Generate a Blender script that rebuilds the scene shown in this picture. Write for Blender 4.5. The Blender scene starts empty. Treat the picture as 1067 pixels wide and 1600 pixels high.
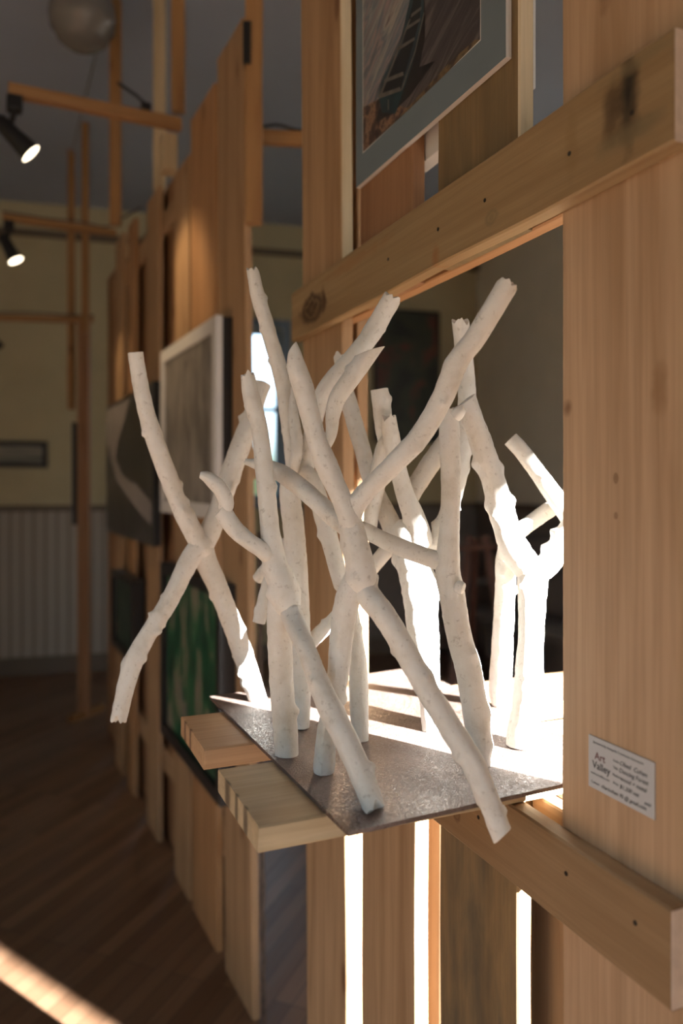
import bpy, bmesh, math, random
from mathutils import Vector, Matrix, noise
C = bpy.context.scene.collection
R = random.Random(7)
H = 1.50                    # camera height
FPX = 1200.0                # focal length in pixels of the 1067x1600 frame
HOR = 757.0                 # horizon row
CX = 533.0
# ------------------------------------------------------------------ frames of reference
A = Vector((.2334, .814, 0)); U = Vector((-.3886, .9214, 0)).normalized(); N = Vector((-.9214, -.3886, 0)).normalized()   # near partition
FB = Vector((-.235, 2.12, 0)); FV = Vector((-.437, .8995, 0)).normalized(); FM = Vector((-.8995, -.437, 0)).normalized()  # far partition
UP = Vector((0, 0, 1))
def P(px, py, Y):
    return Vector(((px-CX)/FPX*Y, Y, H+(HOR-py)/FPX*Y))
def onplane(px, py, base, v, m, d):
    k = (px-CX)/FPX; b = base+d*m
    s = (k*b.y-b.x)/(v.x-k*v.y); p = b+s*v
    return s, H+(HOR-py)/FPX*p.y
def W(px, py, d=0): return onplane(px, py, A, U, N, d)
def F(px, py, d=0): return onplane(px, py, FB, FV, FM, d)
def wp(s, z, d): p = A+s*U+d*N; return Vector((p.x, p.y, z))
def fp(s, z, d): p = FB+s*FV+d*FM; return Vector((p.x, p.y, z))

# ------------------------------------------------------------------ object helpers
def tag(o, label=None, cat=None, group=None, kind=None):
    if label: o['label'] = label
    if cat: o['category'] = cat
    if group: o['group'] = group
    if kind: o['kind'] = kind
    return o
def thing(name, label, cat, loc, group=None):
    o = bpy.data.objects.new(name, None); C.objects.link(o); o.location = loc; o.empty_display_size = .05
    return tag(o, label, cat, group)
def rootloc(o):
    v = Vector((0, 0, 0))
    while o: v = v+o.location; o = o.parent
    return v
def link(name, bm, mats, parent=None, smooth=False, angle=None):
    """bm in world coordinates; becomes one object (a child at the parent's place when there is a parent)"""
    if parent is not None:
        bmesh.ops.translate(bm, verts=bm.verts, vec=-rootloc(parent))
        loc = Vector((0, 0, 0))
    else:
        lo = Vector((min(v.co.x for v in bm.verts), min(v.co.y for v in bm.verts), min(v.co.z for v in bm.verts)))
        hi = Vector((max(v.co.x for v in bm.verts), max(v.co.y for v in bm.verts), max(v.co.z for v in bm.verts)))
        loc = Vector(((lo.x+hi.x)/2, (lo.y+hi.y)/2, lo.z))
        bmesh.ops.translate(bm, verts=bm.verts, vec=-loc)
    me = bpy.data.meshes.new(name)
    if angle is not None:
        bm.normal_update()
        for e in bm.edges:
            if len(e.link_faces) == 2 and e.calc_face_angle(0) > angle: e.smooth = False
    for f in bm.faces: f.smooth = smooth or angle is not None
    bm.to_mesh(me); bm.free()
    for m in (mats if isinstance(mats, (list, tuple)) else [mats]): me.materials.append(m)
    o = bpy.data.objects.new(name, me); C.objects.link(o); o.location = loc
    if parent is not None: o.parent = parent
    return o
def add_box(bm, o, ax, ay, az, lx, ly, lz, mi=0, bev=0):
    """box centred at o with unit axes and full sizes"""
    vs = []
    for sx in (-.5, .5):
        for sy in (-.5, .5):
            for sz in (-.5, .5):
                vs.append(bm.verts.new(o+ax*sx*lx+ay*sy*ly+az*sz*lz))
    fs = []
    for q in ((0, 1, 3, 2), (4, 6, 7, 5), (0, 4, 5, 1), (2, 3, 7, 6), (0, 2, 6, 4), (1, 5, 7, 3)):
        f = bm.faces.new([vs[i] for i in q]); f.material_index = mi; fs.append(f)
    if bev:
        es = list({e for f in fs for e in f.edges})
        bmesh.ops.bevel(bm, geom=es, offset=bev, segments=2, profile=.5, affect='EDGES')
    return fs
def box(name, o, ax, ay, az, lx, ly, lz, mat, parent=None, bev=.0015):
    bm = bmesh.new(); add_box(bm, o, ax, ay, az, lx, ly, lz, 0, bev); bmesh.ops.recalc_face_normals(bm, faces=bm.faces)
    return link(name, bm, mat, parent)
X3, Y3, Z3 = Vector((1, 0, 0)), Vector((0, 1, 0)), Vector((0, 0, 1))
def board(name, p0, p1, ydir, wd, th, mat, parent=None, seed=0, rough=.0012, skew=0):
    """sawn board from p0 to p1 (centre line), width along ydir; has its own local axes so that the grain runs along it"""
    ax = (p1-p0); L = ax.length; ax.normalize()
    ay = (ydir-ax*ydir.dot(ax)).normalized(); az = ax.cross(ay)
    n = max(2, int(L/.06)); rr = random.Random(seed)
    bm = bmesh.new(); rings = []
    b = min(.0022, th*.12)
    prof = [(-wd/2+b, -th/2), (wd/2-b, -th/2), (wd/2, -th/2+b), (wd/2, th/2-b), (wd/2-b, th/2), (-wd/2+b, th/2), (-wd/2, th/2-b), (-wd/2, -th/2+b)]
    o1, o2 = rr.random()*50, rr.random()*50
    for i in range(n+1):
        x = -L/2+L*i/n
        e0 = noise.noise((x*5+o1, 0, 3))*rough*2; e1 = noise.noise((x*5+o2, 7, 3))*rough*2; t0 = noise.noise((x*3+o2, 2, 9))*rough*.5
        rings.append([bm.verts.new((x, y+(e0 if y > 0 else e1)+skew*(x/L), z+t0*0)) for y, z in prof])
    for a, c in zip(rings, rings[1:]):
        for j in range(8): bm.faces.new((a[j], c[j], c[(j+1) % 8], a[(j+1) % 8]))
    bm.faces.new(rings[0]); bm.faces.new(rings[-1][::-1])
    bmesh.ops.recalc_face_normals(bm, faces=bm.faces)
    me = bpy.data.meshes.new(name); bm.to_mesh(me); bm.free(); me.materials.append(mat)
    o = bpy.data.objects.new(name, me); C.objects.link(o)
    M = Matrix((ax, ay, az)).transposed().to_4x4(); M.translation = (p0+p1)/2
    if parent is not None:
        M.translation = M.translation-rootloc(parent); o.parent = parent
    o.matrix_basis = M
    return o
def frame_of(t):
    a = Vector((0, 0, 1)) if abs(t.z) < .9 else Vector((1, 0, 0))
    x = t.cross(a).normalized(); return x, t.cross(x).normalized()
def add_tube(bm, pts, r, seg=10, mi=0, cap=True):
    rs = r if isinstance(r, (list, tuple)) else [r]*len(pts)
    prev = None; rings = []
    for i, p in enumerate(pts):
        t = (pts[min(i+1, len(pts)-1)]-pts[max(i-1, 0)]).normalized()
        if prev is None: x, y = frame_of(t)
        else:
            x = (prev-t*prev.dot(t)).normalized(); y = t.cross(x)
        prev = x
        rings.append([bm.verts.new(p+(x*math.cos(2*math.pi*k/seg)+y*math.sin(2*math.pi*k/seg))*rs[i]) for k in range(seg)])
    fs = []
    for a, b in zip(rings, rings[1:]):
        for k in range(seg): fs.append(bm.faces.new((a[k], a[(k+1) % seg], b[(k+1) % seg], b[k])))
    if cap: fs.append(bm.faces.new(rings[0][::-1])); fs.append(bm.faces.new(rings[-1]))
    for f in fs: f.material_index = mi
    return rings
def catmull(pts, n=10):
    out = []
    for i in range(len(pts)-1):
        a, b, c, d = pts[max(i-1, 0)], pts[i], pts[i+1], pts[min(i+2, len(pts)-1)]
        for k in range(n):
            t = k/n
            out.append(.5*((2*b)+(c-a)*t+(2*a-5*b+4*c-d)*t*t+(3*b-a-3*c+d)*t**3))
    out.append(pts[-1].copy()); return out

# ------------------------------------------------------------------ materials
class NT:
    def __init__(s, name):
        s.m = bpy.data.materials.new(name); s.m.use_nodes = True; s.t = s.m.node_tree; s.t.nodes.clear()
        s.out = s.n('ShaderNodeOutputMaterial'); s.b = s.n('ShaderNodeBsdfPrincipled'); s.l(s.b.outputs[0], s.out.inputs[0])
    def n(s, k, **kw):
        x = s.t.nodes.new(k)
        for a, b in kw.items(): setattr(x, a, b)
        return x
    def l(s, a, b): s.t.links.new(a, b)
    def set(s, node, i, v):
        if hasattr(v, 'links') or hasattr(v, 'is_linked'): s.l(v, node.inputs[i])
        else: node.inputs[i].default_value = v
    def math(s, op, a, b=0, c=None):
        x = s.n('ShaderNodeMath', operation=op); s.set(x, 0, a); s.set(x, 1, b)
        if c is not None: s.set(x, 2, c)
        return x.outputs[0]
    def mix(s, fac, a, b, blend='MIX'):
        x = s.n('ShaderNodeMix', data_type='RGBA', blend_type=blend); s.set(x, 0, fac); s.set(x, 6, a); s.set(x, 7, b); return x.outputs[2]
    def noise(s, vec, scale, detail=3, rough=.5, dist=0):
        x = s.n('ShaderNodeTexNoise'); s.l(vec, x.inputs['Vector'])
        for k, v in (('Scale', scale), ('Detail', detail), ('Roughness', rough), ('Distortion', dist)): x.inputs[k].default_value = v
        return x.outputs[0]
    def map(s, vec, scale=(1, 1, 1), loc=None, rot=(0, 0, 0)):
        x = s.n('ShaderNodeMapping'); s.l(vec, x.inputs[0]); x.inputs['Scale'].default_value = scale; x.inputs['Rotation'].default_value = rot
        if loc is not None: s.set(x, 'Location', loc)
        return x.outputs[0]
    def ramp(s, fac, stops, interp='LINEAR'):
        x = s.n('ShaderNodeValToRGB'); s.l(fac, x.inputs[0]); cr = x.color_ramp; cr.interpolation = interp
        while len(cr.elements) < len(stops): cr.elements.new(.5)
        for e, (p, c) in zip(cr.elements, stops): e.position = p; e.color = (c if len(c) == 4 else (*c, 1)) if isinstance(c, tuple) else (c, c, c, 1)
        return x.outputs[0]
    def obj(s): return s.n('ShaderNodeTexCoord').outputs['Object']
    def bump(s, h, st, dist=.002):
        x = s.n('ShaderNodeBump'); x.inputs['Strength'].default_value = st; x.inputs['Distance'].default_value = dist; s.l(h, x.inputs['Height']); s.l(x.outputs[0], s.b.inputs['Normal'])
def c4(c): return (*c, 1)
def plain(name, col, rough=.6, metal=0, nz=0, scale=30, spec=None):
    m = NT(name); m.b.inputs['Roughness'].default_value = rough; m.b.inputs['Metallic'].default_value = metal
    if spec is not None: m.b.inputs['Specular IOR Level'].default_value = spec
    if nz:
        f = m.noise(m.obj(), scale, 4)
        m.l(m.ramp(f, [(.3, tuple(x*(1-nz) for x in col)), (.7, tuple(min(1, x*(1+nz*.6)) for x in col))]), m.b.inputs['Base Color'])
    else: m.b.inputs['Base Color'].default_value = c4(col)
    return m.m
def wood(name, light, dark, spots=(), blotch=.0, rough=.62, knots=True, stain=None):
    """sawn softwood; object X runs along the board, Y across. spots: (x, y, rx, ry, colour, strength, ringed)"""
    m = NT(name); o = m.obj()
    oi = m.n('ShaderNodeObjectInfo'); off = m.n('ShaderNodeVectorMath', operation='SCALE'); 
    cmb = m.n('ShaderNodeCombineXYZ'); 
    for i in range(3): m.l(oi.outputs['Random'], cmb.inputs[i])
    m.l(cmb.outputs[0], off.inputs[0]); off.inputs['Scale'].default_value = 37.0
    q = m.n('ShaderNodeVectorMath', operation='ADD'); m.l(o, q.inputs[0]); m.l(off.outputs[0], q.inputs[1]); q = q.outputs[0]
    g1 = m.noise(m.map(q, (1.1, 16, 16)), 1.6, 4, .55, .6)
    g2 = m.noise(m.map(q, (3, 130, 130)), 1.5, 3, .6)
    g3 = m.noise(m.map(q, (1.2, 3.5, 3.5)), 1.3, 2)
    col = m.ramp(g1, [(.33, dark), (.5, tuple((a*2+b)/3 for a, b in zip(light, dark))), (.66, light)])
    col = m.mix(m.math('MULTIPLY', m.ramp(g2, [(.35, 1.0), (.6, 0.0)]), .28), col, c4(tuple(x*.62 for x in dark)))
    col = m.mix(m.math('MULTIPLY', g3, .35), col, c4(tuple(min(1, x*y) for x, y in zip(light, (1.12, .98, .8)))))
    if stain:                                   # weathered grey boards
        sc, amt = stain
        s = m.noise(m.map(q, (2.2, 9, 9)), 1.5, 5, .65, .4)
        col = m.mix(m.math('MULTIPLY', m.ramp(s, [(.38, 0.0), (.62, 1.0)]), amt), col, c4(sc))
    if knots:
        v = m.n('ShaderNodeTexVoronoi'); v.inputs['Scale'].default_value = 1.0; v.inputs['Randomness'].default_value = .9
        m.l(m.map(q, (3.2, 8, 3)), v.inputs['Vector'])
        k = m.ramp(v.outputs['Distance'], [(.0, 1.0), (.07, .9), (.11, .25), (.2, 0.0)])
        col = m.mix(m.math('MULTIPLY', k, .75), col, (.12, .045, .016, 1))
    wob = m.noise(m.map(q, (40, 40, 40)), 1, 3)
    sep = m.n('ShaderNodeSeparateXYZ'); m.l(o, sep.inputs[0])
    for (sx, sy, rx, ry, sc, st, ring) in spots:
        dx = m.math('DIVIDE', m.math('SUBTRACT', sep.outputs[0], sx), rx); dy = m.math('DIVIDE', m.math('SUBTRACT', sep.outputs[1], sy), ry)
        d = m.math('SQRT', m.math('ADD', m.math('MULTIPLY', dx, dx), m.math('MULTIPLY', dy, dy)))
        d = m.math('ADD', d, m.math('MULTIPLY', m.math('SUBTRACT', wob, .5), 1.1))
        if ring: f = m.ramp(d, [(0, .7), (.25, 1.0), (.42, .45), (.6, .95), (.8, .5), (.97, .0)])
        else: f = m.ramp(d, [(0, 1.0), (.45, .8), (1, .0)])
        col = m.mix(m.math('MULTIPLY', f, st), col, c4(sc))
    m.l(col, m.b.inputs['Base Color']); m.b.inputs['Roughness'].default_value = rough; m.b.inputs['Specular IOR Level'].default_value = .3
    m.bump(m.math('ADD', g2, m.math('MULTIPLY', g1, .5)), .25, .0015)
    return m.m
PINE_L, PINE_D = (.46, .30, .175), (.29, .17, .09)
M = {}
M['pine'] = wood('pine', PINE_L, PINE_D)
M['pine_warm'] = wood('pine_warm', (.46, .26, .13), (.29, .15, .068))
M['lit_edge_pine'] = wood('lit_edge_pine', (.70, .60, .43), (.58, .47, .31), knots=False)  # pale pine whose colour stands in for light on the board edges
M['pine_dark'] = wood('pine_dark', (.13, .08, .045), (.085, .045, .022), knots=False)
M['pine_pale'] = wood('pine_pale', (.60, .46, .29), (.47, .33, .19), knots=False)
M['pine_red'] = wood('pine_red', (.34, .185, .10), (.22, .11, .055), knots=False)
M['weathered'] = wood('weathered', (.30, .20, .10), (.19, .12, .06), stain=((.085, .075, .055), .75), knots=False)
M['olive_board'] = wood('olive_board', (.28, .19, .095), (.18, .115, .055), stain=((.13, .10, .055), .6), knots=False)
M['shelf_pale'] = wood('shelf_pale', (.56, .45, .30), (.42, .32, .20), stain=((.28, .23, .16), .35), knots=False, spots=[(-.358, .040, .004, .016, (.07, .05, .035), .9, False), (-.358, .0, .004, .008, (.09, .07, .045), .9, False), (-.358, -.035, .004, .010, (.07, .05, .035), .8, False)])
M['shelf_warm'] = wood('shelf_warm', (.50, .33, .20), (.37, .225, .125), knots=False, spots=[(-.358, .045, .004, .010, (.10, .05, .03), .9, False), (-.358, .010, .004, .008, (.10, .05, .03), .9, False)])
M['batten'] = wood('batten', (.36, .20, .085), (.24, .12, .05))
M['batten_pale'] = wood('batten_pale', (.56, .45, .30), (.42, .32, .20), knots=False)
M['bark'] = plain('bark', (.075, .05, .036), .9, 0, .5, 60)

def paint_mat():
    m = NT('white_paint'); o = m.obj()
    a = m.noise(o, 26, 5, .62); b = m.noise(o, 140, 4, .6); c = m.noise(o, 9, 3)
    col = m.ramp(a, [(.25, (.64, .60, .53)), (.42, (.79, .765, .71)), (.6, (.85, .835, .795))])
    col = m.mix(m.math('MULTIPLY', m.ramp(b, [(.30, 1.0), (.40, 0.0)]), .45), col, (.36, .32, .27, 1))
    col = m.mix(m.math('MULTIPLY', m.ramp(c, [(.45, 0.0), (.75, 1.0)]), .35), col, (.86, .84, .80, 1))
    m.l(col, m.b.inputs['Base Color']); m.b.inputs['Roughness'].default_value = .6; m.b.inputs['Specular IOR Level'].default_value = .25
    m.bump(m.math('ADD', m.math('MULTIPLY', b, .6), m.noise(o, 60, 5, .65)), .45, .0025)
    return m.m
M['white_paint'] = paint_mat()
def steel_mat():
    m = NT('rusty_steel'); o = m.obj()
    a = m.noise(o, 14, 6, .65); b = m.noise(o, 330, 3, .6); c = m.noise(o, 5, 3)
    col = m.ramp(a, [(.3, (.085, .058, .048)), (.55, (.15, .10, .082)), (.75, (.20, .14, .115))])
    col = m.mix(m.math('MULTIPLY', m.ramp(b, [(.5, 0.0), (.62, 1.0)]), m.ramp(c, [(.38, .1), (.6, .9)])), col, (.20, .17, .155, 1))
    m.l(col, m.b.inputs['Base Color']); m.b.inputs['Metallic'].default_value = .05
    m.l(m.ramp(m.math('ADD', m.math('MULTIPLY', c, .45), m.math('MULTIPLY', b, .55)), [(.40, .24), (.58, .75)]), m.b.inputs['Roughness'])
    m.bump(m.math('ADD', m.noise(o, 120, 5, .75), m.math('MULTIPLY', m.noise(o, 520, 2, .6), 1.2)), .8, .0016)
    return m.m
M['steel'] = steel_mat()
def floor_mat():
    m = NT('strip_floor'); o = m.obj()
    r = m.map(o, (1, 1, 1), rot=(0, 0, -math.radians(69)))          # strips run at an angle to the partitions
    br = m.n('ShaderNodeTexBrick'); m.l(r, br.inputs['Vector'])
    for k, v in (('Scale', 1.0), ('Mortar Size', .0011), ('Mortar Smooth', .2), ('Bias', 0), ('Brick Width', .95), ('Row Height', .058)): br.inputs[k].default_value = v
    br.inputs['Color1'].default_value = (0, 0, 0, 1); br.inputs['Color2'].default_value = (1, 1, 1, 1); br.inputs['Mortar'].default_value = (.5, .5, .5, 1)
    br.offset = .37; br.offset_frequency = 3
    g = m.noise(m.map(r, (2.5, 45, 1)), 1.5, 4, .6)
    col = m.ramp(br.outputs['Color'], [(0, (.125, .066, .037)), (.5, (.18, .10, .058)), (1, (.24, .135, .078))])
    col = m.mix(m.math('MULTIPLY', g, .5), col, (.10, .052, .03, 1))
    col = m.mix(br.outputs['Fac'], col, (.02, .011, .007, 1))
    m.l(col, m.b.inputs['Base Color']); m.l(m.ramp(g, [(.3, .34), (.7, .5)]), m.b.inputs['Roughness'])
    return m.m
M['floor'] = floor_mat()
M['wall'] = plain('cream_wall', (.45, .39, .25), .8, 0, .08, 3)
M['wall_grey'] = plain('grey_cream_wall', (.84, .81, .70), .8, 0, .06, 3)
M['ceiling'] = plain('ceiling_paint', (.29, .325, .40), .85, 0, .04, 2)
M['trim'] = plain('trim_paint', (.46, .41, .27), .6)
M['dark_trim'] = plain('dark_trim_paint', (.13, .10, .075), .6)
def bead():
    m = NT('beadboard'); o = m.obj()
    w = m.n('ShaderNodeTexWave', wave_type='BANDS', bands_direction='X'); m.l(m.map(o, (1, 1, 1), rot=(0, 0, -math.radians(15))), w.inputs[0]); w.inputs['Scale'].default_value = 3.6
    m.l(m.ramp(w.outputs[0], [(0, (.18, .155, .13)), (.12, (.31, .275, .24)), (1, (.35, .31, .275))]), m.b.inputs['Base Color']); m.b.inputs['Roughness'].default_value = .6
    m.bump(m.ramp(w.outputs[0], [(0, 0.0), (.12, 1.0)]), .6, .01); return m.m
M['bead'] = bead()
M['dark_panel'] = plain('dark_panel', (.19, .165, .15), .55, 0, .2, 6)
M['black_metal'] = plain('black_metal', (.012, .012, .013), .45, .2)
M['black_paint'] = plain('black_paint', (.014, .013, .014), .5)
M['white_frame'] = plain('white_frame', (.72, .71, .70), .45, 0, .03, 20)
M['grey_cable'] = plain('grey_cable', (.05, .05, .052), .6)
M['wire'] = plain('zinc_wire', (.22, .22, .22), .45, .6)
M['window_paint'] = plain('blue_grey_paint', (.16, .21, .29), .5)
M['card'] = plain('card_paper', (.50, .51, .53), .75)
M['ink'] = plain('ink', (.035, .033, .036), .8)
M['ink_red'] = plain('red_ink', (.12, .03, .03), .8)
M['mat_blue'] = plain('mat_blue', (.15, .19, .225), .8, 0, .05, 12)
M['nail'] = plain('nail', (.03, .027, .025), .5, .6)
M['rail_end'] = plain('end_grain', (.62, .52, .44), .8, 0, .15, 60)
M['red_wood'] = plain('red_wood', (.13, .048, .028), .5, 0, .2, 20)
def emit(name, col, st):
    m = NT(name); m.t.nodes.remove(m.b); e = m.n('ShaderNodeEmission'); e.inputs[0].default_value = c4(col); e.inputs[1].default_value = st; m.l(e.outputs[0], m.out.inputs[0]); return m.m
M['lamp_face'] = emit('lamp_face', (1, .84, .6), 7)
def glass():
    m = NT('window_glass'); m.t.nodes.remove(m.b)
    t = m.n('ShaderNodeBsdfTransparent'); t.inputs[0].default_value = (.97, .98, .98, 1); g = m.n('ShaderNodeBsdfGlossy'); g.inputs['Roughness'].default_value = .02
    x = m.n('ShaderNodeMixShader'); x.inputs[0].default_value = .05; m.l(t.outputs[0], x.inputs[1]); m.l(g.outputs[0], x.inputs[2]); m.l(x.outputs[0], m.out.inputs[0]); return m.m
M['glass'] = glass()
def fill_blind():
    m = NT('fill_cloth'); m.t.nodes.remove(m.b); d = m.n('ShaderNodeBsdfDiffuse'); d.inputs[0].default_value = (.6, .59, .56, 1); t = m.n('ShaderNodeBsdfTranslucent'); t.inputs[0].default_value = (.62, .61, .58, 1)
    x = m.n('ShaderNodeMixShader'); x.inputs[0].default_value = .42; m.l(d.outputs[0], x.inputs[1]); m.l(t.outputs[0], x.inputs[2]); m.l(x.outputs[0], m.out.inputs[0]); return m.m
M['fill_blind'] = fill_blind()
def opal():
    m = NT('opal_glass'); m.b.inputs['Base Color'].default_value = (.20, .19, .18, 1); m.b.inputs['Roughness'].default_value = .12
    m.b.inputs['Transmission Weight'].default_value = .15; return m.m
M['opal'] = opal()
def picture_mat(name, stops, scale, detail=4, dist=0, rot=(0, 0, 0), sc=(1, 1, 1), rough=.5, stroke=None):
    m = NT(name)
    if stroke is None: o = m.map(m.obj(), sc, rot=rot)
    else:                                        # brush strokes at an angle in the plane of the picture
        dt = m.n('ShaderNodeVectorMath', operation='DOT_PRODUCT'); m.l(m.obj(), dt.inputs[0]); dt.inputs[1].default_value = -U
        sx = m.n('ShaderNodeSeparateXYZ'); m.l(m.obj(), sx.inputs[0]); cx = m.n('ShaderNodeCombineXYZ'); m.l(dt.outputs['Value'], cx.inputs[0]); m.l(sx.outputs[2], cx.inputs[1])
        o = m.map(m.map(cx.outputs[0], rot=(0, 0, -math.radians(stroke))), sc)
    m.l(m.ramp(m.noise(o, scale, detail, .6, dist), stops), m.b.inputs['Base Color']); m.b.inputs['Roughness'].default_value = rough; return m.m

# ------------------------------------------------------------------ the room
CEIL = 3.72
RW = -3.37                                       # right wall, measured from the partition plane
def backz(x): return 6.04+.27*(x+2.6)
BR = Vector((1.25, backz(1.25), 0)); BL = Vector((-6.0, backz(-6.0), 0))
RS = 7.0
FR = wp(-RS, 0, RW); FL = wp(-RS, 0, 3.6); 
def isect_left():
    # left wall (d = 3.6) with the back wall line
    b = A+3.6*N; 
    s = (backz(b.x)-b.y)/(U.y-.27*U.x); p = b+s*U; return Vector((p.x, p.y, 0)), s
BL, SL = isect_left()
def poly_slab(name, corners, z0, z1, mat):
    bm = bmesh.new(); lo = [bm.verts.new((c.x, c.y, z0)) for c in corners]; hi = [bm.verts.new((c.x, c.y, z1)) for c in corners]
    bm.faces.new(lo); bm.faces.new(hi[::-1])
    for i in range(len(corners)): j = (i+1) % len(corners); bm.faces.new((lo[i], hi[i], hi[j], lo[j]))
    bmesh.ops.recalc_face_normals(bm, faces=bm.faces); return tag(link(name, bm, mat), kind='structure')
poly_slab('floor', [BL, BR, FR, FL], -.06, 0, M['floor'])
poly_slab('ceiling', [BL, BR, FR, FL], CEIL, CEIL+.06, M['ceiling'])
def wall(name, p0, p1, inward, mat, openings=(), th=.14):
    d = (p1-p0); L = d.length; d.normalize(); out = -inward
    us = sorted({0, L, *[o[0] for o in openings], *[o[1] for o in openings]}); zs = sorted({0, CEIL, *[o[2] for o in openings], *[o[3] for o in openings]})
    bm = bmesh.new()
    for a, b in zip(us, us[1:]):
        for c, e in zip(zs, zs[1:]):
            if any(o[0] <= a and b <= o[1] and o[2] <= c and e <= o[3] for o in openings): continue
            add_box(bm, p0+d*((a+b)/2)+out*th/2+UP*((c+e)/2), d, out, UP, b-a, th, e-c)
    return tag(link(name, bm, mat), kind='structure')
def window(name, p0, d, inward, o, mat, bars_v=(), bars_h=(.5,), th=.14, bar=.035, casing=.09):
    """sash window in opening o of a wall starting at p0 along d: frame and muntins as the structure, one pane child"""
    a, b, z0, z1 = o; bm = bmesh.new(); mid = -inward*.07
    def bb(u0, u1, c0, c1, t=.05, off=mid): add_box(bm, p0+d*((u0+u1)/2)+off+UP*((c0+c1)/2), d, inward, UP, u1-u0, t, c1-c0)
    f = .05
    bb(a, a+f, z0, z1); bb(b-f, b, z0, z1); bb(a+f, b-f, z1-f, z1); bb(a+f, b-f, z0, z0+f)
    for v in bars_v: x = a+(b-a)*v; bb(x-bar/2, x+bar/2, z0+f, z1-f, .03)
    for v in bars_h: z = z0+(z1-z0)*v; bb(a+f, b-f, z-bar/2, z+bar/2, .034)
    io = inward*.012
    bb(a-casing, a, z0-.02, z1+casing, .024, io); bb(b, b+casing, z0-.02, z1+casing, .024, io); bb(a, b, z1, z1+casing, .024, io)
    bb(a-casing-.02, b+casing+.02, z0-.06, z0-.02, .09, inward*.045)
    w = tag(link(name, bm, mat), kind='structure')
    g = bmesh.new(); add_box(g, p0+d*((a+b)/2)+mid+UP*((z0+z1)/2), d, inward, UP, b-a-2*f, .004, z1-z0-2*f); link('pane', g, M['glass'], w)
    return w
def portal(p0, d, inward, o):
    a, b, z0, z1 = o; l = bpy.data.lights.new('window_portal', 'AREA'); l.shape = 'RECTANGLE'; l.size = b-a; l.size_y = z1-z0; l.cycles.is_portal = True
    ob = bpy.data.objects.new('window_portal', l); C.objects.link(ob); ob.location = p0+d*((a+b)/2)+UP*((z0+z1)/2)-inward*.15
    m = Matrix((d, UP, -inward)).transposed()
    if m.determinant() < 0: m = Matrix((-d, UP, -inward)).transposed()
    ob.matrix_world = Matrix.Translation(ob.location) @ m.to_4x4()
# back wall, with the window seen past the partition
bd = (BR-BL).normalized(); bin_ = Vector((bd.y, -bd.x, 0))
def onback(px, py):
    k = (px-CX)/FPX; Z = (6.04+.27*2.6)/(1-.27*k); p = Vector((k*Z, Z, 0)); return (p-BL).dot(bd), H+(HOR-py)/FPX*Z
ub = onback(441, 760)[0]; zt = onback(415, 512)[1]; zb = onback(415, 782)[1]
ow = (ub-.62, ub, zb, zt)
wall('wall_back', BL, BR, bin_, M['wall'], [ow])
window('window_1', BL, bd, bin_, ow, M['window_paint'], (.5,), (.53,), casing=.07); portal(BL, bd, bin_, ow)
# right wall: two sunny windows behind the photographer's right
rd = U; COT = 1.70; r0 = wp(-RS, 0, RW)
def rw(s): return s+RS
SHIFT = RW*COT
sun_openings = [(rw(-.42+SHIFT), rw(1.10+SHIFT), .85, 3.61)]
fill_openings = [(rw(-3.3), rw(-2.1), .9, 3.2), (rw(2.3), rw(3.6), .9, 3.2)]
wall('wall_right', r0, BR, N, M['wall_grey'], sun_openings+fill_openings)
for i, o in enumerate(fill_openings):                      # unseen windows with translucent sheets, added as soft fill light
    wn = window('window_%d' % (i+6), r0, rd, N, o, M['trim'], (), (.5,))
    g = bmesh.new(); add_box(g, r0+rd*((o[0]+o[1])/2)-N*.02+UP*((o[2]+o[3])/2), rd, N, UP, o[1]-o[0]-.004, .002, o[3]-o[2]-.004); link('fill_blind', g, M['fill_blind'], wn)
for i, o in enumerate(sun_openings): window('window_%d' % (i+2), r0, rd, N, o, M['trim'], (), (.5,)); portal(r0, rd, N, o)
# left wall: north light
l0 = wp(-RS, 0, 3.6); lo = [(RS-3.3, RS-1.8, .8, 2.5), (RS-1.3, RS+.2, .8, 2.5)]
wall('wall_left', l0, BL, -N, M['wall'], lo)
for i, o in enumerate(lo): window('window_%d' % (i+3), l0, U, -N, o, M['trim'], (.5,), (.5,)); portal(l0, U, -N, o)
nd = (FL-FR).normalized(); wo = [(.3, 1.7, .8, 3.3), (2.4, 4.0, .8, 2.4)]  # first opening is an added unseen window, skylight for the board sides
wall('wall_near', FR, FL, U, M['wall'], wo)
for i, o in enumerate(wo): window('window_%d' % (i+5), FR, nd, U, o, M['trim'], (.5,), (.5,)); portal(FR, nd, U, o)
# wainscot, chair rail and crown
def strip(name, p0, d, inward, a, b, z0, z1, th, mat):
    return tag(box(name, p0+d*((a+b)/2)+inward*th/2+UP*((z0+z1)/2), d, inward, UP, b-a, th, z1-z0, mat, None, 0), kind='structure')
RAILZ = 1.285
LB = (BR-BL).length
strip('trim_1', BL, bd, bin_, 0, ow[0]-.075, 0, RAILZ, .018, M['bead'])
strip('trim_2', BL, bd, bin_, 0, ow[0]-.075, RAILZ, RAILZ+.05, .04, M['dark_trim'])
strip('trim_3', BL, bd, bin_, ow[1]+.075, LB, 0, RAILZ, .018, M['dark_panel'])  # wainscot on this side has its shade put into a dark colour
strip('trim_4', BL, bd, bin_, ow[1]+.075, LB, RAILZ, RAILZ+.05, .04, M['dark_trim'])
strip('trim_5', BL, bd, bin_, 0, LB, CEIL-.22, CEIL, .035, M['trim'])
strip('trim_6', BL, bd, bin_, 0, LB, CEIL-.26, CEIL-.22, .07, M['dark_trim'])  # dark strip painted in place of the crown's shadow
strip('trim_7', r0, rd, N, 9.0, (BR-r0).length-.04, 0, RAILZ, .018, M['dark_panel'])  # dark colour again in place of shade on the wainscot
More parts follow.
